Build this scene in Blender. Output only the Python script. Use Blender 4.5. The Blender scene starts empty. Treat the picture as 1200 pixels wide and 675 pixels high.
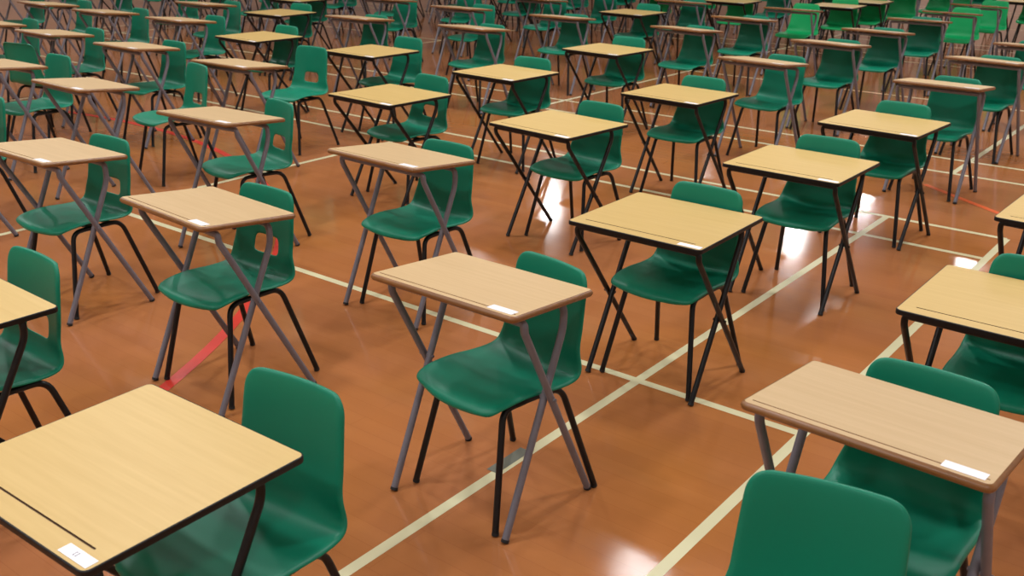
import bpy, bmesh, math, random
from mathutils import Vector, Matrix
C = bpy.context.scene.collection
PI = math.pi
random.seed(7)

# ------------------------------------------------------------------ materials
def srgb(r, g, b):
    def f(v):
        v /= 255.0
        return v/12.92 if v <= .04045 else ((v+.055)/1.055)**2.4
    return (f(r), f(g), f(b), 1)

def new_mat(name, col, rough=.5, metal=0, spec=.5):
    m = bpy.data.materials.new(name); m.use_nodes = True
    b = m.node_tree.nodes['Principled BSDF']
    b.inputs['Base Color'].default_value = col
    b.inputs['Roughness'].default_value = rough
    b.inputs['Metallic'].default_value = metal
    b.inputs['Specular IOR Level'].default_value = spec
    return m, m.node_tree.nodes, m.node_tree.links, b

def wood_mat(name, ca, cb, rough, scale):
    """laminate with a fine straight grain running along local x"""
    m, N, L, b = new_mat(name, ca, rough)
    tc = N.new('ShaderNodeTexCoord'); mp = N.new('ShaderNodeMapping')
    mp.inputs['Scale'].default_value = scale
    oi = N.new('ShaderNodeObjectInfo'); ad = N.new('ShaderNodeVectorMath'); ad.operation = 'ADD'
    sc = N.new('ShaderNodeMath'); sc.operation = 'MULTIPLY'; sc.inputs[1].default_value = 37
    L.new(oi.outputs['Random'], sc.inputs[0])
    L.new(tc.outputs['Object'], mp.inputs['Vector']); L.new(mp.outputs[0], ad.inputs[0]); L.new(sc.outputs[0], ad.inputs[1])
    n = N.new('ShaderNodeTexNoise'); n.inputs['Scale'].default_value = 1; n.inputs['Detail'].default_value = 5; n.inputs['Roughness'].default_value = .6
    L.new(ad.outputs[0], n.inputs['Vector'])
    r = N.new('ShaderNodeValToRGB'); r.color_ramp.elements[0].position = .3; r.color_ramp.elements[1].position = .7
    r.color_ramp.elements[0].color = ca; r.color_ramp.elements[1].color = cb
    L.new(n.outputs['Fac'], r.inputs[0])
    hs = N.new('ShaderNodeHueSaturation')
    mr = N.new('ShaderNodeMapRange'); mr.inputs['To Min'].default_value = .94; mr.inputs['To Max'].default_value = 1.04
    L.new(oi.outputs['Random'], mr.inputs['Value']); L.new(mr.outputs[0], hs.inputs['Value'])
    L.new(r.outputs[0], hs.inputs['Color']); L.new(hs.outputs[0], b.inputs['Base Color'])
    return m

def noisy_mat(name, ca, cb, rough, scale, bump=0, metal=0, spec=.5):
    m, N, L, b = new_mat(name, ca, rough, metal, spec)
    tc = N.new('ShaderNodeTexCoord'); n = N.new('ShaderNodeTexNoise')
    n.inputs['Scale'].default_value = scale; n.inputs['Detail'].default_value = 3
    L.new(tc.outputs['Object'], n.inputs['Vector'])
    mx = N.new('ShaderNodeMix'); mx.data_type = 'RGBA'
    mx.inputs['A'].default_value = ca; mx.inputs['B'].default_value = cb
    L.new(n.outputs['Fac'], mx.inputs['Factor']); L.new(mx.outputs['Result'], b.inputs['Base Color'])
    if bump:
        bp = N.new('ShaderNodeBump'); bp.inputs['Strength'].default_value = bump; bp.inputs['Distance'].default_value = .001
        n2 = N.new('ShaderNodeTexNoise'); n2.inputs['Scale'].default_value = 900
        L.new(tc.outputs['Object'], n2.inputs['Vector']); L.new(n2.outputs['Fac'], bp.inputs['Height']); L.new(bp.outputs[0], b.inputs['Normal'])
    return m

M = {}
M['beech'] = wood_mat('beech_laminate', srgb(197,169,126), srgb(188,159,115), .42, (3, 60, 60))
M['beech_edge'] = wood_mat('beech_edging', srgb(132,88,44), srgb(112,72,34), .35, (4, 50, 50))
M['maple'] = wood_mat('yellow_laminate', srgb(198,169,106), srgb(190,160,96), .42, (3, 60, 60))
M['black_edge'] = noisy_mat('black_edging', srgb(10,10,11), srgb(18,16,16), .5, 30, 0, 0, .3)
M['groove'] = noisy_mat('groove_brown', srgb(92,60,34), srgb(74,46,26), .7, 60)
M['groove_a'] = noisy_mat('groove_tan', srgb(150,108,70), srgb(136,96,60), .7, 60)
M['grey_metal'] = noisy_mat('grey_painted_steel', srgb(114,112,120), srgb(100,98,107), .38, 20)
M['black_metal'] = noisy_mat('black_painted_steel', srgb(10,11,13), srgb(16,17,19), .35, 20, 0, 0, .35)
M['rubber'] = noisy_mat('black_rubber', srgb(18,18,18), srgb(28,28,28), .7, 60)
M['green'] = noisy_mat('green_polypropylene', srgb(2,119,91), srgb(2,112,85), .42, 3, .12, 0, .3)
M['bright_green'] = noisy_mat('bright_green_polypropylene', srgb(4,154,88), srgb(4,146,82), .42, 3, .12, 0, .3)
M['paper'] = noisy_mat('white_paper', srgb(240,240,246), srgb(232,232,240), .35, 40)
M['ink'] = noisy_mat('grey_ink', srgb(90,88,96), srgb(80,78,86), .6, 40)
M['line'] = noisy_mat('cream_court_paint', srgb(208,203,166), srgb(196,190,150), .3, 3)
M['red'] = noisy_mat('red_court_paint', srgb(205,62,50), srgb(192,54,42), .3, 3)
M['orange'] = noisy_mat('orange_tape', srgb(214,98,52), srgb(202,88,44), .3, 3)
M['grey_tape'] = noisy_mat('grey_tape', srgb(104,106,94), srgb(92,94,82), .35, 10)
M['wall'] = noisy_mat('cream_wall_paint', srgb(214,204,196), srgb(207,197,189), .8, 2)
M['ceiling'] = noisy_mat('white_ceiling', srgb(196,193,188), srgb(188,185,180), .9, 2)
M['housing'] = noisy_mat('white_enamel', srgb(220,220,220), srgb(210,210,210), .5, 5)

ANG = -0.65327      # the hall's own axes, seen from the camera's
def hall(u, v, z=0):
    c, s = math.cos(ANG), math.sin(ANG)
    return Vector((u*c - v*s, u*s + v*c, z))

def floor_mat():
    m, N, L, b = new_mat('varnished_wood_floor', srgb(150,92,52), .2)
    tc = N.new('ShaderNodeTexCoord'); rot = N.new('ShaderNodeMapping')
    rot.inputs['Rotation'].default_value = (0, 0, -ANG)
    L.new(tc.outputs['Object'], rot.inputs['Vector'])
    br = N.new('ShaderNodeTexBrick')
    br.inputs['Scale'].default_value = 1; br.inputs['Brick Width'].default_value = 1.9; br.inputs['Row Height'].default_value = .085
    br.inputs['Mortar Size'].default_value = .0012; br.inputs['Mortar Smooth'].default_value = .3
    br.offset = .37
    br.inputs['Color1'].default_value = srgb(166,106,56); br.inputs['Color2'].default_value = srgb(158,98,50)
    br.inputs['Mortar'].default_value = srgb(140,82,38)
    L.new(rot.outputs[0], br.inputs['Vector'])
    st = N.new('ShaderNodeMapping'); st.inputs['Scale'].default_value = (1.2, 22, 1)
    L.new(rot.outputs[0], st.inputs['Vector'])
    n1 = N.new('ShaderNodeTexNoise'); n1.inputs['Scale'].default_value = 1; n1.inputs['Detail'].default_value = 6; n1.inputs['Roughness'].default_value = .65
    L.new(st.outputs[0], n1.inputs['Vector'])
    n2 = N.new('ShaderNodeTexNoise'); n2.inputs['Scale'].default_value = .9; n2.inputs['Detail'].default_value = 3
    L.new(rot.outputs[0], n2.inputs['Vector'])
    m1 = N.new('ShaderNodeMix'); m1.data_type = 'RGBA'; m1.blend_type = 'OVERLAY'; m1.inputs['Factor'].default_value = .16
    L.new(br.outputs['Color'], m1.inputs['A']); L.new(n1.outputs['Fac'], m1.inputs['B'])
    rr = N.new('ShaderNodeValToRGB'); rr.color_ramp.elements[0].position = .35; rr.color_ramp.elements[1].position = .68
    rr.color_ramp.elements[0].color = srgb(168,108,80); rr.color_ramp.elements[1].color = srgb(166,104,50)  # pinker first tone paints the floor's pinkish sheen into its colour
    L.new(n2.outputs['Fac'], rr.inputs[0])
    m2 = N.new('ShaderNodeMix'); m2.data_type = 'RGBA'; m2.inputs['Factor'].default_value = .45
    L.new(m1.outputs['Result'], m2.inputs['A']); L.new(rr.outputs[0], m2.inputs['B'])
    L.new(m2.outputs['Result'], b.inputs['Base Color'])
    # varnish: slightly uneven sheen and a very slight waviness
    n3 = N.new('ShaderNodeTexNoise'); n3.inputs['Scale'].default_value = 1.7; n3.inputs['Detail'].default_value = 4
    L.new(rot.outputs[0], n3.inputs['Vector'])
    mr = N.new('ShaderNodeMapRange'); mr.inputs['To Min'].default_value = .07; mr.inputs['To Max'].default_value = .16
    L.new(n3.outputs['Fac'], mr.inputs['Value']); L.new(mr.outputs[0], b.inputs['Roughness'])
    b.inputs['Specular IOR Level'].default_value = .9
    bp = N.new('ShaderNodeBump'); bp.inputs['Strength'].default_value = .08; bp.inputs['Distance'].default_value = .004
    n4 = N.new('ShaderNodeTexNoise'); n4.inputs['Scale'].default_value = 9; n4.inputs['Detail'].default_value = 2
    L.new(rot.outputs[0], n4.inputs['Vector']); L.new(n4.outputs['Fac'], bp.inputs['Height']); L.new(bp.outputs[0], b.inputs['Normal'])
    return m
M['floor'] = floor_mat()

# ------------------------------------------------------------------ mesh helpers
def mesh_from(bm, name, mats, smooth=False, angle=None):
    me = bpy.data.meshes.new(name)
    bmesh.ops.recalc_face_normals(bm, faces=bm.faces)
    bm.to_mesh(me); bm.free()
    for m in (mats if isinstance(mats, (list, tuple)) else [mats]): me.materials.append(m)
    if smooth:
        for p in me.polygons: p.use_smooth = True
        if angle: me.set_sharp_from_angle(angle=angle)
    return me

def link(name, me, parent=None):
    o = bpy.data.objects.new(name, me); C.objects.link(o)
    if parent: o.parent = parent
    return o

def applied(me, mods):
    """the mesh after the given modifiers"""
    o = bpy.data.objects.new('temp', me); C.objects.link(o)
    for kind, props in mods:
        md = o.modifiers.new('m', kind)
        for k, v in props.items(): setattr(md, k, v)
    dg = bpy.context.evaluated_depsgraph_get(); dg.update()
    out = bpy.data.meshes.new_from_object(o.evaluated_get(dg))
    bpy.data.objects.remove(o)
    return out

def fillet(pts, r, n=5):
    """round the inner corners of a polyline"""
    pts = [Vector(p) for p in pts]; out = [pts[0]]
    for i in range(1, len(pts)-1):
        a, p, b = pts[i-1], pts[i], pts[i+1]
        da, db = (a-p), (b-p)
        k = min(r, da.length*.48, db.length*.48)
        s, e = p+da.normalized()*k, p+db.normalized()*k
        for j in range(n+1):
            t = j/n
            out.append(s*(1-t)**2 + p*2*t*(1-t) + e*t*t)
    out.append(pts[-1]); return out

def tube(bm, pts, r, seg=10, caps=True):
    pts = [Vector(p) for p in pts]
    t0 = (pts[1]-pts[0]).normalized()
    ref = Vector((0, 0, 1)) if abs(t0.z) < .9 else Vector((1, 0, 0))
    nrm = t0.cross(ref).normalized(); rings = []
    for i, p in enumerate(pts):
        if i == 0: t = t0
        elif i == len(pts)-1: t = (pts[i]-pts[i-1]).normalized()
        else: t = ((pts[i+1]-p).normalized()+(p-pts[i-1]).normalized()).normalized()
        nrm = (nrm - t*nrm.dot(t)).normalized(); bi = t.cross(nrm)
        rings.append([bm.verts.new(p + (nrm*math.cos(2*PI*k/seg) + bi*math.sin(2*PI*k/seg))*r) for k in range(seg)])
    for a, b in zip(rings, rings[1:]):
        for k in range(seg): bm.faces.new((a[k], a[(k+1) % seg], b[(k+1) % seg], b[k]))
    if caps: bm.faces.new(rings[0][::-1]); bm.faces.new(rings[-1])

def tube_mesh(name, mat, paths, r, seg=10):
    bm = bmesh.new()
    for p in paths: tube(bm, p, r, seg)
    return mesh_from(bm, name, mat, True, math.radians(40))

def rounded_rect(hx, hy, r, n=5, cy=0):
    out = []
    for cx, cyy, a0 in ((hx-r, hy-r, 0), (-hx+r, hy-r, 90), (-hx+r, -hy+r, 180), (hx-r, -hy+r, 270)):
        for k in range(n+1):
            a = math.radians(a0+90*k/n); out.append((cx+r*math.cos(a), cy+cyy+r*math.sin(a)))
    return out

def prism(bm, loop, z0, z1, mi=0):
    a = [bm.verts.new((x, y, z0)) for x, y in loop]; b = [bm.verts.new((x, y, z1)) for x, y in loop]
    fs = [bm.faces.new(a[::-1]), bm.faces.new(b)]
    n = len(loop)
    for i in range(n): fs.append(bm.faces.new((a[i], a[(i+1) % n], b[(i+1) % n], b[i])))
    for f in fs: f.material_index = mi
    return fs

def box(bm, lo, hi, mi=0):
    return prism(bm, [(lo[0], lo[1]), (hi[0], lo[1]), (hi[0], hi[1]), (lo[0], hi[1])], lo[2], hi[2], mi)

# ------------------------------------------------------------------ chair
SEAT_PROFILE = [(-.262, .414), (-.258, .429), (-.246, .440), (-.220, .447), (-.17, .448), (-.11, .444), (-.05, .438),
                (0, .432), (.05, .429), (.09, .429), (.122, .433), (.146, .444), (.163, .464), (.172, .488), (.176, .505),
                (.180, .522), (.184, .542), (.187, .560), (.190, .580), (.193, .61), (.196, .64), (.199, .675),
                (.202, .71), (.205, .735), (.208, .752), (.211, .765), (.214, .773), (.219, .777)]
def half_width(i):
    y, z = SEAT_PROFILE[i]
    if i <= 7: w = .205
    elif i <= 10: w = .207
    else:
        t = min(1, max(0, (z-.433)/.13)); t = t*t*(3-2*t)
        w = .207*(1-t) + .178*t
        if z > .58: w = .178 - .010*(z-.58)/.19
    # round the front corners and the top corners
    L = PROF_LEN
    e = L[i]; r = .085
    if e < r: w = w - r + math.sqrt(max(0, r*r-(r-e)**2))*.985
    e = L[-1]-L[i]; r = .045
    if e < r: w = w - r + math.sqrt(max(0, r*r-(r-e)**2))*.985
    return w
PROF_LEN = [0]
for _a, _b in zip(SEAT_PROFILE, SEAT_PROFILE[1:]): PROF_LEN.append(PROF_LEN[-1]+math.hypot(_b[0]-_a[0], _b[1]-_a[1]))
US = [-1, -.965, -.86, -.70, -.53, -.40, -.30, -.14, 0, .14, .30, .40, .53, .70, .86, .965, 1]

def shell_mesh(name, mat, slot):
    bm = bmesh.new(); n = len(SEAT_PROFILE); grid = []
    for i, (y, z) in enumerate(SEAT_PROFILE):
        a = SEAT_PROFILE[max(0, i-1)]; b = SEAT_PROFILE[min(n-1, i+1)]
        t = Vector((0, b[0]-a[0], b[1]-a[1])).normalized(); nr = Vector((0, t.z, -t.y))   # under / rear side
        w = half_width(i); back = min(1, max(0, (z-.44)/.08)); row = []
        front = min(1, max(0, (-.08-y)/.15))
        for u in US:
            au = abs(u); bow = 0
            seatc = (.017*(1-front)*au**2.2 - .012*front*au**2)*(1-back)
            backc = (.034 - .016*min(1, max(0, (z-.5)/.27)))*au**2*back
            bow = -(seatc+backc)
            p = Vector((u*w, y, z)) + nr*bow
            if au == 1: p += nr*.011
            if i == 0: p += nr*.006
            if i == n-1: p += nr*.009
            # the top edge of the back rises a touch in the middle, the seat front bows outwards
            if z > .70: p.z += .013*(1-au*au)*(z-.70)/.075
            if y < -.15: p.y -= .016*(1-au*au)*min(1, (-.15-y)/.07)
            row.append(bm.verts.new(p))
        grid.append(row)
    hole = {(i, j) for i in (14, 15, 16, 17) for j in (5, 6, 7, 8, 9, 10)} if slot else set()
    for i in range(n-1):
        for j in range(len(US)-1):
            if (i, j) in hole: continue
            bm.faces.new((grid[i][j], grid[i][j+1], grid[i+1][j+1], grid[i+1][j]))
    if slot:
        for i, j, dx, dz in ((14, 5, 1, 1), (14, 11, -1, 1), (18, 5, 1, -1), (18, 11, -1, -1)):
            grid[i][j].co += Vector((dx*.006, 0, dz*.006))
        for v in [v for v in bm.verts if not v.link_faces]: bm.verts.remove(v)
    me = mesh_from(bm, name, mat, True)
    return applied(me, [('SOLIDIFY', dict(thickness=.0055, offset=0)), ('SUBSURF', dict(levels=1, render_levels=1))])

R_CH = .0112
def chair_leg(side, rear):
    foot = Vector((side*.213, .228 if rear else -.228, .006))
    if rear: top = Vector((side*.155, .105, .405)); end = Vector((side*.155, .0, .4065))
    else:    top = Vector((side*.155, -.150, .405)); end = Vector((side*.155, -.06, .4065))
    return fillet([foot, top, end], .06, 6)

def make_chair_meshes(key, mat, slot):
    d = {'shell': shell_mesh('seat_shell_'+key, mat, slot)}
    return d
CH_LEG = {(s, r): tube_mesh('chair_leg', M['black_metal'], [chair_leg(s, r)], R_CH) for s in (-1, 1) for r in (0, 1)}
CH_FRAME = tube_mesh('seat_frame', M['black_metal'],
    [[(-.155, -.065, .4065), (-.155, .005, .4065)], [(.155, -.065, .4065), (.155, .005, .4065)],
     [(-.155, -.055, .4065), (.155, -.055, .4065)], [(-.155, .05, .4065), (.155, .05, .4065)]], .0105)
def cap_mesh(name, p0, p1, r, mat, seg=10):
    bm = bmesh.new(); p0 = Vector(p0); d = (Vector(p1)-p0).normalized()
    tube(bm, [p0, p0+d*.004, p0+d*.008, p0+d*.010], r, seg)
    return mesh_from(bm, name, mat, True, math.radians(40))
CH_CAP = {}
for s in (-1, 1):
    for r in (0, 1):
        pts = chair_leg(s, r); a, b = pts[0], pts[1]
        a = Vector((a.x, a.y, .0)) + Vector((0, 0, .0135*0))
        CH_CAP[(s, r)] = cap_mesh('foot_cap', a+Vector((0, 0, .003)), b, .0122, M['rubber'])
SHELLS = {'plain': shell_mesh('seat_shell', M['green'], False), 'slot': shell_mesh('seat_shell_slotted', M['green'], True),
          'bright': shell_mesh('seat_shell_bright', M['bright_green'], False)}

def tag(o, label, cat, group=None):
    o['label'] = label; o['category'] = cat
    if group: o['group'] = group

def make_chair(kind):
    t = bpy.data.objects.new('classroom_chair', None); C.objects.link(t); t.empty_display_size = .1
    link('seat_shell', SHELLS[kind], t)
    link('seat_frame', CH_FRAME, t)
    for k in CH_LEG:
        lg = link('leg', CH_LEG[k], t); link('foot_cap', CH_CAP[k], lg)
    return t

# ------------------------------------------------------------------ desks
DIM = {'A': dict(w=.587, d=.430, h=.7805, tilt=.0875, th=.021, r=.014, ax=.257, f=.177, b=.256, ft=-.132, rt=.110, tr=.0125, rv=.075, fv=.028, drop=.008),
       'B': dict(w=.600, d=.563, h=.7112, tilt=0, th=.017, r=.016, ax=.262, f=.152, b=.281, ft=-.240, rt=.182, tr=.0115, rv=.055, fv=.03, drop=0)}

def digit_one(bm, cx, cy, z):
    """one numeral 1, read from the chair side"""
    s = -1
    def bar(x0, y0, x1, y1): box(bm, (cx+min(s*x0, s*x1), cy+min(s*y0, s*y1), z), (cx+max(s*x0, s*x1), cy+max(s*y0, s*y1), z+.0002))
    bar(-.0008, -.006, .0008, .006); bar(-.0028, .0035, -.0008, .0052); bar(-.0025, -.006, .0025, -.0048)

def desk_meshes(k):
    D = DIM[k]; w, d, th = D['w'], D['d'], D['th']; out = {}
    band = .004 if k == 'B' else .009
    core, edge = ('maple', 'black_edge') if k == 'B' else ('beech', 'beech_edge')
    # slab, local z 0 is its upper face
    bm = bmesh.new(); loop = rounded_rect(w/2-band, d/2-band, D['r'], 5); prism(bm, loop, -th, 0)
    slab = mesh_from(bm, 'tabletop', [M[core], M['groove' if k == 'B' else 'groove_a']])
    bm = bmesh.new()
    gx0, gx1, gy = (-.250, .248, -.222) if k == 'B' else (-w/2+.022, w/2-.018, -d/2+.033)
    gw = .0028 if k == 'B' else .0024
    fs = prism(bm, rounded_rect((gx1-gx0)/2, gw, gw*.9, 3), -.004, .01)
    for v in bm.verts: v.co += Vector(((gx0+gx1)/2, gy, 0))
    for f in bm.faces: f.material_index = 1
    cm = mesh_from(bm, 'cutter', [M[core], M['groove' if k == 'B' else 'groove_a']])
    cut = bpy.data.objects.new('cutter', cm); C.objects.link(cut)
    out['tabletop'] = applied(slab, [('BOOLEAN', dict(object=cut, operation='DIFFERENCE', solver='EXACT'))])
    bpy.data.objects.remove(cut)
    # edging: rounded profile swept round the slab
    bm = bmesh.new(); rings = []
    prof = [(0, 0), (.45, -.002), (.85, -.3*th), (1, -.5*th), (.85, -.75*th), (.45, -th+.001), (0, -th)] if k == 'A' else \
           [(0, 0), (.7, -.0006), (1, -.0022), (1, -th+.002), (.7, -th), (0, -th)]
    for off, z in prof:
        rr = D['r']+band*off
        rings.append([bm.verts.new((x, y, z)) for x, y in rounded_rect(w/2-band+band*off, d/2-band+band*off, rr, 5)])
    n = len(rings[0]); rings.append(rings[0])
    for a, b in zip(rings, rings[1:]):
        for i in range(n): bm.faces.new((a[i], a[(i+1) % n], b[(i+1) % n], b[i]))
    out['edge_band'] = mesh_from(bm, 'edge_band', M[edge], True, math.radians(35))
    # candidate card
    bm = bmesh.new()
    cx, cy, hx, hy = (.240, -.2545, .048, .0145) if k == 'B' else (.222, -.176, .046, .0185)
    prism(bm, [(cx-hx, cy-hy), (cx+hx, cy-hy), (cx+hx, cy+hy), (cx-hx, cy+hy)], .0003, .0009)
    out['card'] = mesh_from(bm, 'paper_label', M['paper'])
    bm = bmesh.new(); digit_one(bm, cx-.006+.004, cy, .0010); digit_one(bm, cx-.006-.004, cy, .0010)
    out['ink'] = mesh_from(bm, 'number', M['ink'])
    # legs: two tube frames crossing like scissors
    mat = M['black_metal'] if k == 'B' else M['grey_metal']; r = D['tr']
    def under(y): return D['h'] - y*math.sin(D['tilt']) - th - r - .001 - D['drop']
    legs, caps, rails, bolts = [], [], [], []
    for side in (-1, 1):
        xo, xi = side*(D['ax']+r*1.05), side*(D['ax']-r*1.05)
        for x, yt, yf, dv in ((xo, D['ft'], D['b'], D['fv']), (xi, D['rt'], -D['f'], D['rv'])):
            zt = under(yt)
            foot = Vector((x, yf, .004)); bend = Vector((x, yt, zt-dv)); top = Vector((x, yt, zt)); inn = Vector((x-side*.06, yt, zt))
            pts = fillet([foot, bend, top, inn], .05 if k == 'A' else .036, 6)
            legs.append(tube_mesh('desk_leg', mat, [pts], r))
            caps.append(cap_mesh('foot_cap', Vector((x, yf, .003)), bend, r+.0012, M['rubber']))
        # crossing point of the two legs in the side view
        a0, a1 = Vector((D['ft'], under(D['ft'])-D['fv'])), Vector((D['b'], 0)); b0, b1 = Vector((D['rt'], under(D['rt'])-D['rv'])), Vector((-D['f'], 0))
        da, db = a1-a0, b1-b0; den = da.x*db.y-da.y*db.x
        t = ((b0-a0).x*db.y-(b0-a0).y*db.x)/den; q = a0+da*t
        bm = bmesh.new(); tube(bm, [(side*(D['ax']-r*2.3), q.x, q.y), (side*(D['ax']+r*2.5), q.x, q.y)], .006, 8)
        bolts.append(mesh_from(bm, 'pivot_bolt', mat, True, math.radians(40)))
    for yt, xw in ((D['ft'], D['ax']+r*1.05), (D['rt'], D['ax']-r*1.05)):
        rails.append(tube_mesh('top_rail', mat, [[(-(xw-.055), yt, under(yt)), (xw-.055, yt, under(yt))]], r))
    out.update(legs=legs, caps=caps, rails=rails, bolts=bolts)
    return out
DM = {k: desk_meshes(k) for k in 'AB'}

def make_desk(k, number=False):
    D = DIM[k]; m = DM[k]
    t = bpy.data.objects.new('folding_desk', None); C.objects.link(t); t.empty_display_size = .1
    top = link('tabletop', m['tabletop'], t); top.location = (0, 0, D['h']); top.rotation_euler = (-D['tilt'], 0, 0)
    for nm, key in (('edge_band', 'edge_band'), ('paper_label', 'card')):
        o = link(nm, m[key], t); o.location = top.location; o.rotation_euler = top.rotation_euler
        if nm == 'edge_band': o['label'] = 'black edging' if k == 'B' else 'darker brown rounded wooden edging'
        else:
            o['label'] = 'small white paper card'
            if number: link('number', m['ink'], o)
    for lm, cm in zip(m['legs'], m['caps']):
        lg = link('leg', lm, t); link('foot_cap', cm, lg)
    for rm in m['rails']: link('top_rail', rm, t)
    for bm_ in m['bolts']: link('pivot_bolt', bm_, t)
    return t

def dup(root):
    r = root.copy(); C.objects.link(r)
    for ch in list(root.children):
        c = ch.copy(); C.objects.link(c); c.parent = r
        for g in list(ch.children):
            d = g.copy(); C.objects.link(d); d.parent = c
    return r

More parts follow.
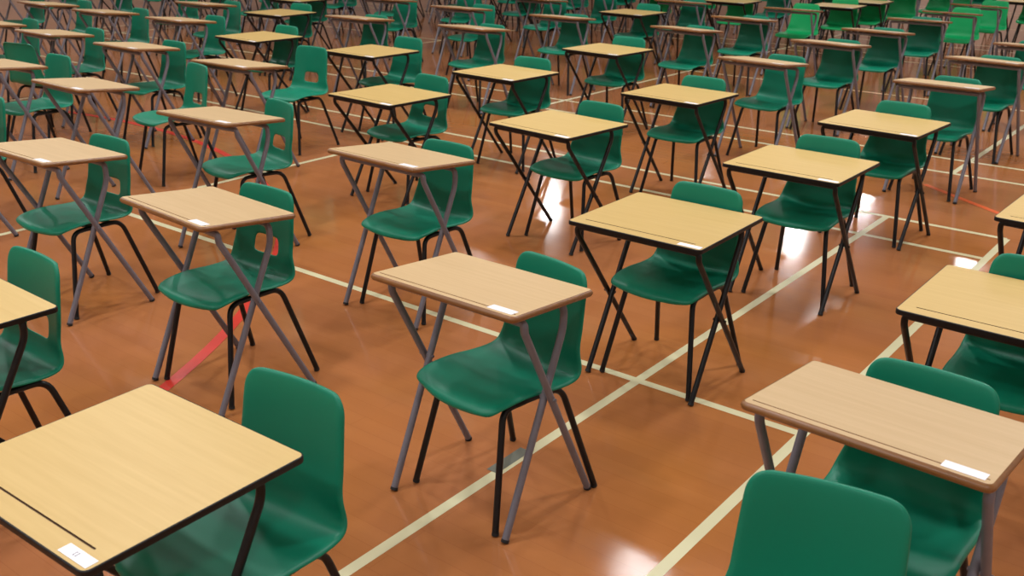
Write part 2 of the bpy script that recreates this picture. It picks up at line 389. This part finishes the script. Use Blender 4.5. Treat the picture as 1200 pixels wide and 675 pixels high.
# ------------------------------------------------------------------ where they stand
# (key, desk kind, x, y, heading, chair (x, y, heading), chair flags, place in the hall's own grid)
DESKS=[
 ('D1', 'A', -0.096, 3.004, -0.654, [-0.014, 3.062, -0.838], '', (-1.96, 2.28)),
 ('D2', 'A', -1.198, 3.802, -0.721, [-1.144, 3.895, -0.641], 's', (-3.32, 2.21)),
 ('D3', 'A', -2.18, 4.68, -0.644, [-2.128, 4.778, -0.624], 's', (-4.63, 2.28)),
 ('D5', 'A', -1.629, 5.565, -0.589, [-1.54, 5.827, -0.86], 's', (-4.76, 3.31)),
 ('D6', 'A', -0.535, 4.696, -0.679, [-0.449, 4.783, -0.664], '', (-3.36, 3.32)),
 ('D7', 'A', -2.749, 6.488, -0.676, [-2.427, 7.179, -0.85], 's', (-6.21, 3.33)),
 ('D8', 'B', -0.824, 6.659, -0.708, [-0.707, 6.835, -0.76], 's', (-4.82, 4.67)),
 ('D9', 'B', 0.255, 5.809, -0.74, [0.391, 5.915, -0.717], '', (-3.44, 4.69)),
 ('D10', 'B', -0.073, 7.655, -0.702, [0.022, 7.741, -0.6], '', (-4.86, 5.92)),
 ('D11', 'B', 0.806, 9.022, -0.717, [0.901, 9.103, -0.62], '', (-5.03, 7.53)),
 ('D12', 'B', 1.115, 6.86, -0.699, [1.198, 6.938, -0.638], '', (-3.43, 6.04)),
 ('D13', 'B', 0.626, 3.948, -0.646, [0.706, 4.028, -0.671], '', (-1.99, 3.47)),
 ('D14', 'B', 1.437, 4.945, -0.663, [1.524, 5.035, -0.62], '', (-1.98, 4.75)),
 ('D15', 'B', 2.204, 5.99, -0.705, [2.271, 6.075, -0.7], '', (-2.04, 6.05)),
 ('D17', 'A', 0.908, 2.147, -0.691, [0.979, 2.221, -0.659], '', (-0.64, 2.24)),
 ('D20', 'B', -0.875, 1.987, -0.637, [-0.648, 2.098, -0.57], '', (-1.93, 1.0)),
 ('D18', 'B', 1.632, 3.037, -0.66, [1.715, 3.113, -0.619], '', (-0.63, 3.39)),
 ('D16', 'A', 2.959, 7.032, -0.643, [3.019, 7.112, -0.724], '', (-2.1, 7.33)),
 ('a1', 'A', -4.03, 9.013, -0.663, [-3.916, 9.139, -0.724], '', (-8.79, 4.49)),
 ('a2', 'A', -4.911, 9.647, -0.641, [-4.781, 9.775, -0.71], '', (-9.87, 4.44)),
 ('a3', 'A', -3.675, 7.246, -0.618, [-3.534, 7.488, -0.628], '', (-7.41, 3.34)),
 ('a4', 'A', -5.16, 11.494, -0.687, [-5.024, 11.669, -0.717], '', (-11.23, 5.72)),
 ('a5', 'A', -4.259, 10.788, -0.647, [-4.124, 10.909, -0.727], '', (-10.08, 5.73)),
 ('a6', 'A', -3.288, 10.172, -0.645, [-3.156, 10.308, -0.683], '', (-8.94, 5.86)),
 ('a7', 'A', -3.052, 8.274, -0.659, [-2.953, 8.363, -0.682], '', (-7.57, 4.53)),
 ('b1', 'A', -3.508, 11.777, -0.646, [-3.403, 11.872, -0.726], '', (-10.12, 6.97)),
 ('b2', 'B', -2.632, 11.607, -0.618, [-2.556, 11.688, -0.599], '', (-9.33, 7.39)),
 ('b3', 'B', -2.365, 9.503, -0.688, [-2.28, 9.568, -0.699], '', (-7.8, 5.92)),
 ('b4', 'A', -2.007, 7.442, -0.618, [-1.758, 8.154, -0.56], 's', (-6.23, 4.54)),
 ('g1', 'B', -1.218, 8.683, -0.673, [-1.059, 8.843, -0.678], '', (-6.39, 6.0)),
 ('b5', 'B', -2.748, 13.251, -0.618, [-2.676, 13.331, -0.596], '', (-10.45, 8.6)),
 ('b6', 'A', -1.593, 10.582, -0.618, [-1.564, 10.598, -0.614], '', (-7.88, 7.24)),
 ('c2', 'A', -0.621, 11.786, -0.635, [-0.497, 11.931, -0.655], '', (-7.87, 8.79)),
 ('c1', 'A', -1.557, 12.693, -0.678, [-1.47, 12.803, -0.552], '', (-9.17, 8.91)),
 ('c3', 'A', -0.4, 9.896, -0.686, [-0.358, 9.944, -0.69], '', (-6.52, 7.46)),
 ('d1', 'A', 0.29, 13.015, -0.678, [0.375, 13.092, -0.664], '', (-7.93, 10.32)),
 ('d2', 'A', 0.49, 10.986, -0.624, [0.52, 11.001, -0.639], '', (-6.51, 8.87)),
 ('d3', 'B', 1.37, 12.269, -0.693, [1.452, 12.344, -0.708], '', (-6.63, 10.42)),
 ('d5', 'A', 1.658, 10.082, -0.719, [1.689, 10.095, -0.719], '', (-5.03, 8.89)),
 ('e1', 'A', 2.434, 11.122, -0.716, [2.465, 11.135, -0.725], '', (-5.08, 10.19)),
 ('e2', 'A', 2.064, 12.98, -0.678, [2.119, 13.027, -0.678], '', (-6.53, 11.41)),
 ('e3', 'A', 3.245, 12.245, -0.618, [3.447, 12.691, -0.637], 'b', (-5.15, 11.57)),
 ('e4', 'A', 1.93, 8.0, -0.738, [2.046, 8.107, -0.745], '', (-3.51, 7.44)),
 ('e5', 'A', 2.796, 9.171, -0.72, [2.827, 9.183, -0.72], '', (-3.57, 8.9)),
 ('e6', 'B', 4.148, 13.53, -0.618, [4.242, 13.639, -0.482], 'b', (-5.25, 13.14)),
 ('e7', 'A', 3.543, 10.153, -0.714, [3.575, 10.166, -0.714], '', (-3.61, 10.13)),
 ('f1', 'B', 4.737, 14.226, -0.632, [4.822, 14.311, -0.611], 'b', (-5.23, 14.05)),
 ('f2', 'A', 4.363, 11.256, -0.618, [4.388, 11.275, -0.635], '', (-3.66, 11.5)),
 ('f3', 'A', 5.062, 12.123, -0.618, [5.328, 12.487, -0.662], 'b', (-3.66, 12.62)),
 ('f4', 'A', 5.786, 13.102, -0.683, [6.149, 13.59, -0.721], 'b', (-3.71, 13.83)),
 ('f5', 'B', 7.183, 14.599, -0.678, [7.282, 14.69, -0.531], 'b', (-3.56, 15.88)),
 ('f6', 'A', 3.798, 8.227, -0.738, [3.826, 8.241, -0.728], '', (-2.2, 8.79)),
 ('f7', 'A', 4.604, 9.191, -0.678, [4.644, 9.247, -0.588], '', (-2.18, 10.05)),
 ('D19', 'B', 2.411, 4.081, -0.678, [2.587, 4.26, -0.628], '', (-0.68, 4.69)),
 ('D21', 'B', -1.815, 2.875, -0.678, [-1.724, 3.022, -0.674], 's', (-3.22, 1.1)),
 ('D22', 'A', -3.325, 5.686, -0.678, [-3.235, 5.832, -0.658], '', (-6.16, 2.34)),
 ('g00', 'A', 5.451, 14.912, -0.634, [5.504, 14.985, -0.475], 'b', (-5.1, 15.03)),
 ('g01', 'A', 6.324, 15.905, -0.677, [6.403, 15.975, -0.69], 'b', (-5.05, 16.36)),
 ('g02', 'A', 6.988, 16.746, -0.723, [7.069, 16.826, -0.665], 'b', (-5.06, 17.43)),
 ('g03', 'B', 7.776, 17.684, -0.686, [7.86, 17.753, -0.663], '', (-5.03, 18.65)),
 ('g04', 'B', 2.886, 13.992, -0.637, [2.963, 14.088, -0.542], 'b', (-6.53, 12.71)),
 ('g05', 'A', 3.607, 14.906, -0.71, [3.694, 15.002, -0.593], '', (-6.54, 13.87)),
 ('g06', 'B', 4.476, 15.875, -0.726, [4.591, 15.957, -0.704], '', (-6.47, 15.17)),
 ('g07', 'B', 5.202, 16.802, -0.698, [5.291, 16.876, -0.661], '', (-6.48, 16.35)),
 ('g08', 'B', 5.842, 17.662, -0.723, [5.932, 17.737, -0.706], 'b', (-6.52, 17.42)),
 ('g09', 'B', 6.707, 18.591, -0.707, [6.786, 18.677, -0.628], 'b', (-6.43, 18.69)),
 ('g10', 'A', 1.013, 13.881, -0.703, [1.094, 13.961, -0.607], '', (-7.91, 11.45)),
 ('g11', 'B', 1.887, 14.884, -0.68, [1.966, 14.954, -0.668], 'b', (-7.86, 12.78)),
 ('g12', 'B', 2.676, 15.757, -0.678, [2.758, 15.826, -0.68], 'b', (-7.8, 13.95)),
 ('g13', 'A', 3.357, 16.608, -0.723, [3.474, 16.717, -0.68], '', (-7.8, 15.04)),
 ('g14', 'A', 4.151, 17.643, -0.653, [4.206, 17.702, -0.502], '', (-7.83, 16.35)),
 ('g15', 'A', 4.888, 18.497, -0.662, [4.98, 18.605, -0.591], 'b', (-7.79, 17.47)),
 ('g16', 'A', -0.805, 13.63, -0.635, [-0.719, 13.762, -0.464], '', (-9.17, 10.11)),
 ('g17', 'B', -0.015, 14.617, -0.638, [0.087, 14.699, -0.674], '', (-9.18, 11.38)),
 ('g18', 'A', 0.774, 15.708, -0.671, [0.836, 15.763, -0.72], '', (-9.25, 12.72)),
 ('g19', 'B', 1.546, 16.499, -0.64, [1.645, 16.598, -0.488], '', (-9.14, 13.82)),
 ('g20', 'A', 2.345, 17.574, -0.708, [2.439, 17.69, -0.58], '', (-9.19, 15.16)),
 ('g21', 'B', 3.053, 18.472, -0.725, [3.152, 18.557, -0.576], '', (-9.2, 16.3)),
 ('g22', 'A', 3.782, 19.347, -0.691, [3.818, 19.396, -0.585], '', (-9.18, 17.44)),
 ('g23', 'A', -1.743, 14.347, -0.673, [-1.672, 14.407, -0.67], '', (-10.35, 10.08)),
 ('g24', 'B', -0.877, 15.5, -0.718, [-0.765, 15.599, -0.65], '', (-10.4, 11.52)),
 ('g25', 'B', -0.11, 16.465, -0.65, [-0.017, 16.544, -0.631], '', (-10.41, 12.76)),
 ('g26', 'B', 0.643, 17.31, -0.648, [0.734, 17.389, -0.664], '', (-10.35, 13.89)),
 ('g27', 'A', 1.35, 18.264, -0.674, [1.385, 18.313, -0.652], '', (-10.4, 15.07)),
 ('g28', 'A', 2.122, 19.213, -0.656, [2.179, 19.276, -0.511], '', (-10.39, 16.3)),
 ('g29', 'A', -5.907, 10.715, -0.629, [-5.828, 10.807, -0.607], '', (-11.32, 4.64)),
 ('g30', 'A', -4.355, 12.998, -0.637, [-4.264, 13.104, -0.546], '', (-11.54, 7.39)),
 ('g31', 'A', -3.53, 14.128, -0.651, [-3.479, 14.181, -0.682], '', (-11.61, 8.79)),
 ('g32', 'A', -2.68, 15.25, -0.71, [-2.592, 15.33, -0.679], '', (-11.65, 10.2)),
 ('g33', 'A', -1.885, 16.132, -0.687, [-1.794, 16.22, -0.662], '', (-11.58, 11.38)),
 ('g34', 'A', -1.143, 17.125, -0.726, [-1.045, 17.226, -0.624], '', (-11.63, 12.62)),
 ('g35', 'A', -0.306, 18.019, -0.669, [-0.209, 18.139, -0.544], '', (-11.54, 13.84)),
 ('g36', 'A', 0.444, 18.947, -0.663, [0.519, 19.044, -0.521], '', (-11.53, 15.04)),
 ('g37', 'A', -6.095, 12.567, -0.687, [-6.002, 12.66, -0.666], '', (-12.63, 5.97)),
 ('g38', 'A', -5.456, 13.855, -0.665, [-5.385, 13.927, -0.623], '', (-12.94, 7.37)),
 ('g39', 'B', -4.487, 14.928, -0.687, [-4.39, 15.022, -0.577], '', (-12.86, 8.82)),
 ('g40', 'A', -3.686, 15.968, -0.633, [-3.648, 16.024, -0.502], '', (-12.88, 10.13)),
 ('g41', 'A', -2.774, 17.018, -0.667, [-2.716, 17.081, -0.666], '', (-12.83, 11.52)),
 ('g42', 'B', -2.0, 17.993, -0.65, [-1.906, 18.085, -0.524], '', (-12.84, 12.76)),
 ('g43', 'A', -1.341, 18.982, -0.66, [-1.275, 19.041, -0.589], '', (-12.95, 13.95)),
 ('g44', 'A', -6.5, 14.648, -0.725, [-6.436, 14.706, -0.591], '', (-14.25, 7.34)),
 ('g45', 'A', -5.497, 15.865, -0.658, [-5.407, 15.993, -0.505], '', (-14.23, 8.91)),
 ('g46', 'A', -4.668, 16.799, -0.658, [-4.589, 16.877, -0.673], '', (-14.17, 10.16)),
 ('g47', 'B', -3.846, 17.791, -0.721, [-3.744, 17.869, -0.681], '', (-14.15, 11.45)),
 ('g48', 'A', -3.042, 18.826, -0.695, [-2.986, 18.888, -0.543], '', (-14.17, 12.76)),
 ('g49', 'B', -6.532, 16.713, -0.712, [-6.421, 16.805, -0.709], '', (-15.57, 8.92)),
 ('g50', 'B', -5.707, 17.618, -0.656, [-5.593, 17.731, -0.543], '', (-15.49, 10.15)),
 ('g51', 'A', -4.805, 18.656, -0.69, [-4.713, 18.734, -0.715], '', (-15.44, 11.52)),
 ('g52', 'A', 8.223, 15.931, -0.697, [8.32, 16.006, -0.739], 'b', (-3.58, 17.57)),
]
LOOSE= [0.58, 1.634, -0.439]
TURNED = (-3.93, 8.45, 2.75)
LAMPS = [(1.2, 31), (8.2, 28.2), (12.8, 26.9), (11.8, 33), (1.9, 12.2), (7.1, 21.1), (-.9, 24.2), (6.4, 33.7),
         (-2.5, 3), (2.5, 4.5), (0, 8.3), (-3, 8.5), (3.5, 8.5), (-4, -1.5), (1, -3.2), (-7.5, 1.5),  # from here on fill lamps, added to brighten the hall and chair fronts
         (-7, 7), (7, 6), (-11.5, 12), (9, 11), (-6, 14), (-13, 16), (12, 16), (13, 20), (-15, 20), (16, 26), (-15.5, 27), (-18, 32)]
LAMP_W = 700
LAMP_W2 = 520
LAMP_W3 = 90
LAMP_W4 = 215
LAMP_W5 = 80
EXPOSURE = -2.25
FSTOP = 6.3

NEAR = {
 'D1': ('beech desk with brown edge and grey legs in the centre foreground', 'green chair pushed under the beech desk in the centre foreground'),
 'D20': ('yellow desk with black edge cut off by the bottom left corner, numbered card', 'green chair beside the yellow desk in the bottom left corner'),
 'D21': ('yellow black-edged desk cut off at the left edge, above the bottom left desk', 'green chair with hand slot behind the yellow desk at the left edge'),
 'D2': ('beech desk with grey legs standing astride the wide red floor line', 'green chair with hand slot standing over the wide red floor line'),
 'D3': ('beech desk touching the left edge, just above and left of the red-line desk', 'green slotted chair behind the beech desk touching the left edge at mid height'),
 'D17': ('beech desk with grey legs at the right edge behind the nearest chair back', 'green chair under the beech desk at the lower right edge'),
 'D18': ('yellow black-edged desk cut off at the right edge above the lower right beech desk', 'green chair outside the right edge behind the cut off yellow desk'),
 'D19': ('yellow black-edged desk of which only the left corner shows at the right edge', 'green chair behind the barely visible desk at the right edge'),
 'D13': ('large yellow black-edged desk right of centre, over the crossing of court lines', 'green chair under the large yellow desk right of centre'),
 'D14': ('yellow black-edged desk right of centre with two glare spots on the floor beside it', 'green chair under the yellow desk beside the floor glare spots'),
 'D22': ('beech desk mostly outside the left edge, only its grey legs showing', 'green chair cut by the left edge, left of the leftmost beech desk at mid height'),
}
ORD = ['nearest', 'second', 'third', 'fourth', 'fifth', 'sixth', 'seventh', 'eighth', 'ninth', 'tenth', 'eleventh', 'twelfth', 'thirteenth', 'fourteenth', 'fifteenth']
COLN = ['rightmost', 'second', 'third', 'fourth', 'fifth', 'sixth', 'seventh', 'eighth', 'ninth', 'tenth', 'eleventh', 'twelfth', 'thirteenth']
LOW = [-.65, -2.0, -3.4, -4.8, -6.25, -7.6, -8.9, -10.1, -11.3, -12.6, -13.9, -15.2]
FAR = [-.8, -2.15, -3.65, -5.15, -6.5, -7.9, -9.2, -10.4, -11.6, -12.9, -14.2, -15.5]
cols = {}
for row in DESKS:
    u, v = row[7]; ref = FAR if v > 6.7 else LOW
    ci = min(range(len(ref)), key=lambda i: abs(ref[i]-u)); cols.setdefault(ci, []).append(row)
place = {}
for ci, rs in cols.items():
    rs.sort(key=lambda r: r[7][1])
    for i, r in enumerate(rs): place[r[0]] = (ci, i)
def where(key):
    ci, i = place[key]
    line = 'rightmost diagonal line' if ci == 0 else '%s diagonal line from right' % COLN[ci]
    return ORD[i], line

protoA, protoB = make_desk('A'), make_desk('B'); first = {'A': protoA, 'B': protoB}; used = set()
protoC = {k: make_chair(k) for k in ('plain', 'slot', 'bright')}; usedc = set()
for key, k, x, y, th, ch, fl, uv in DESKS:
    if key == 'D20': t = make_desk('B', True)
    elif k not in used: t = first[k]; used.add(k)
    else: t = dup(first[k])
    t.location = (x, y, 0); t.rotation_euler = (0, 0, th)
    o_, l_ = where(key)
    style = 'wood-edged beech desk' if k == 'A' else 'black-edged yellow desk'
    tag(t, NEAR[key][0] if key in NEAR else '%s with %s legs, %s in the %s' % (style, 'grey' if k == 'A' else 'black', o_, l_), 'desk', 'folding exam desks in rows')
    ck = 'slot' if 's' in fl else 'bright' if 'b' in fl else 'plain'
    if ck not in usedc: c = protoC[ck]; usedc.add(ck)
    else: c = dup(protoC[ck])
    c.location = (ch[0], ch[1], 0); c.rotation_euler = (0, 0, ch[2])
    cs = {'plain': 'plain green chair', 'slot': 'slotted green chair', 'bright': 'bright green chair'}[ck]
    tag(c, NEAR[key][1] if key in NEAR else '%s at the %s desk of the %s' % (cs, o_, l_), 'chair', 'green chairs at the exam desks')
c = dup(protoC['plain']); c.location = (LOOSE[0], LOOSE[1], 0); c.rotation_euler = (0, 0, LOOSE[2])
tag(c, 'green chair back rising from the bottom edge at lower right, no desk in view', 'chair', 'green chairs at the exam desks')
c = dup(protoC['plain']); c.location = TURNED[:2] + (0,); c.rotation_euler = (0, 0, TURNED[2])
tag(c, 'dark green chair turned round, its rear facing the viewer, cut by the upper left edge', 'chair', 'green chairs at the exam desks')

# ------------------------------------------------------------------ the hall
U0, U1, V0, V1, HC = -26, 4.5, -5, 38, 7.2
def quad(bm, pts, mi=0):
    f = bm.faces.new([bm.verts.new(p) for p in pts]); f.material_index = mi; return f
def hbox(bm, u0, u1, v0, v1, z0, z1, mi=0):
    ps = [hall(u0, v0), hall(u1, v0), hall(u1, v1), hall(u0, v1)]
    prism(bm, [(p.x, p.y) for p in ps], z0, z1, mi)
bm = bmesh.new()
hbox(bm, U0, U1, V0, V1, -.1, 0)
LW = .021
def vline(u, v0, v1, mi=1, w=LW, z=.0006): quad(bm, [hall(u-w, v0, z), hall(u+w, v0, z), hall(u+w, v1, z), hall(u-w, v1, z)], mi)
def uline(v, u0, u1, mi=1, w=LW, z=.0004): quad(bm, [hall(u0, v-w, z), hall(u1, v-w, z), hall(u1, v+w, z), hall(u0, v+w, z)], mi)
# badminton courts side by side
for base, lo in ((3.43, False), (11.26, True), (19.1, True)):
    a, b = base-3.17, base+3.17
    v0 = a if lo else 2.0
    vline(-1.20, v0 if lo else -.2, b, z=.0006); vline(-1.94, v0 if lo else -.2, b, z=.0007)
    for us in (-5.92, -9.98): vline(us, v0 if lo else 1.6, b, z=.0006)
    vline(-13.96, v0, b); vline(-14.70, v0, b)
    uline(b, -14.7, -1.2); uline(b-.49, -14.7, -1.2, z=.0003)
    if lo: uline(a, -14.7, -1.2); uline(a+.49, -14.7, -1.2, z=.0003)
    uline(base, -5.92, -1.2); uline(base, -14.7, -9.98)
vline(-1.96, 2.46, 2.66, 4, .024, .0012)
# red arc of the basketball key and the odd piece of orange tape
prev = None; cu, cv, R0 = -8.0, 0.0, 5.04
for i in range(61):
    a = math.radians(15+110*i/60)
    p = [hall(cu+(R0+s)*math.cos(a), cv+(R0+s)*math.sin(a), .0015) for s in (-.028, .028)]
    if prev: quad(bm, [prev[0], prev[1], p[1], p[0]], 2)
    prev = p
d = Vector((.39, -.28)).normalized(); n_ = Vector((-d.y, d.x))*.024; a0 = Vector((-2.0, 7.61)); a1 = Vector((-1.05, 6.93))
quad(bm, [hall(*(a0-n_), .0015), hall(*(a1-n_), .0015), hall(*(a1+n_), .0015), hall(*(a0+n_), .0015)], 3)
me = mesh_from(bm, 'floor', [M['floor'], M['line'], M['red'], M['orange'], M['grey_tape']])
for p in me.polygons:
    if p.material_index and p.normal.z < 0: p.flip()
fl = link('floor', me); fl['kind'] = 'structure'

def struct(name, mat, *a):
    bm = bmesh.new(); hbox(bm, *a); o = link(name, mesh_from(bm, name, mat)); o['kind'] = 'structure'; return o
struct('wall_left', M['wall'], U0-.2, U0, V0, V1, 0, HC)
struct('wall_right', M['wall'], U1, U1+.2, V0, V1, 0, HC)
struct('wall_front', M['wall'], U0-.2, U1+.2, V0-.2, V0, 0, HC)
struct('wall_back', M['wall'], U0-.2, U1+.2, V1, V1+.2, 0, HC)
struct('ceiling', M['ceiling'], U0-.2, U1+.2, V0-.2, V1+.2, HC, HC+.2)

# ceiling and added fill lamps: a white housing with the lamp in its open underside
hbm = bmesh.new(); box(hbm, (-.5, -.5, .06), (.5, .5, .14))
for lo, hi in (((-.5, -.5, 0), (.5, -.46, .06)), ((-.5, .46, 0), (.5, .5, .06)), ((-.5, -.46, 0), (-.46, .46, .06)), ((.46, -.46, 0), (.5, .46, .06))): box(hbm, lo, hi)
HOUS = mesh_from(hbm, 'lamp_housing', M['housing'])
LD = bpy.data.lights.new('lamp', 'AREA'); LD.shape = 'SQUARE'; LD.size = .6; LD.energy = LAMP_W; LD.color = (.97, .985, 1)
LD2 = LD.copy(); LD2.size = .5; LD2.energy = LAMP_W2
LD3 = LD.copy(); LD3.energy = LAMP_W3
LD4 = LD.copy(); LD4.energy = LAMP_W4
LD5 = LD.copy(); LD5.energy = LAMP_W5
for li, (x, y) in enumerate(LAMPS):
    t = bpy.data.objects.new('ceiling_or_fill_light', None); C.objects.link(t); t.location = (x, y, HC-.14); t.rotation_euler = (0, 0, ANG)
    tag(t, 'unseen square white ceiling light, inferred from floor glare or added as fill', 'ceiling light', 'ceiling lights of the hall')
    link('housing', HOUS, t); lo = link('lamp', LD2 if li < 4 else LD3 if li < 8 else LD, t); lo.location = (0, 0, .045)

# ------------------------------------------------------------------ camera
cd = bpy.data.cameras.new('camera'); cam = bpy.data.objects.new('camera', cd); C.objects.link(cam)
F, H, PITCH, ROLL = 1184.16, 1.9097, .36577, .01608
fw = Vector((0, math.cos(PITCH), -math.sin(PITCH))); r = Vector((1, 0, 0)); u = r.cross(fw)
r2 = r*math.cos(ROLL)+u*math.sin(ROLL); u2 = u*math.cos(ROLL)-r*math.sin(ROLL)
cam.matrix_world = Matrix(((r2.x, u2.x, -fw.x, 0), (r2.y, u2.y, -fw.y, 0), (r2.z, u2.z, -fw.z, H), (0, 0, 0, 1)))
cd.sensor_width = 36; cd.lens = 36*F/1200; cd.clip_end = 200
cd.dof.use_dof = True; cd.dof.focus_distance = 3.6; cd.dof.aperture_fstop = FSTOP
sc = bpy.context.scene; sc.camera = cam
w = bpy.data.worlds.new('world'); sc.world = w; w.use_nodes = True
w.node_tree.nodes['Background'].inputs[0].default_value = (.8, .85, 1, 1); w.node_tree.nodes['Background'].inputs[1].default_value = .3
sc.view_settings.view_transform = 'Standard'; sc.view_settings.look = 'None'; sc.view_settings.exposure = EXPOSURE; sc.view_settings.gamma = 1
sc.view_settings.use_curve_mapping = False
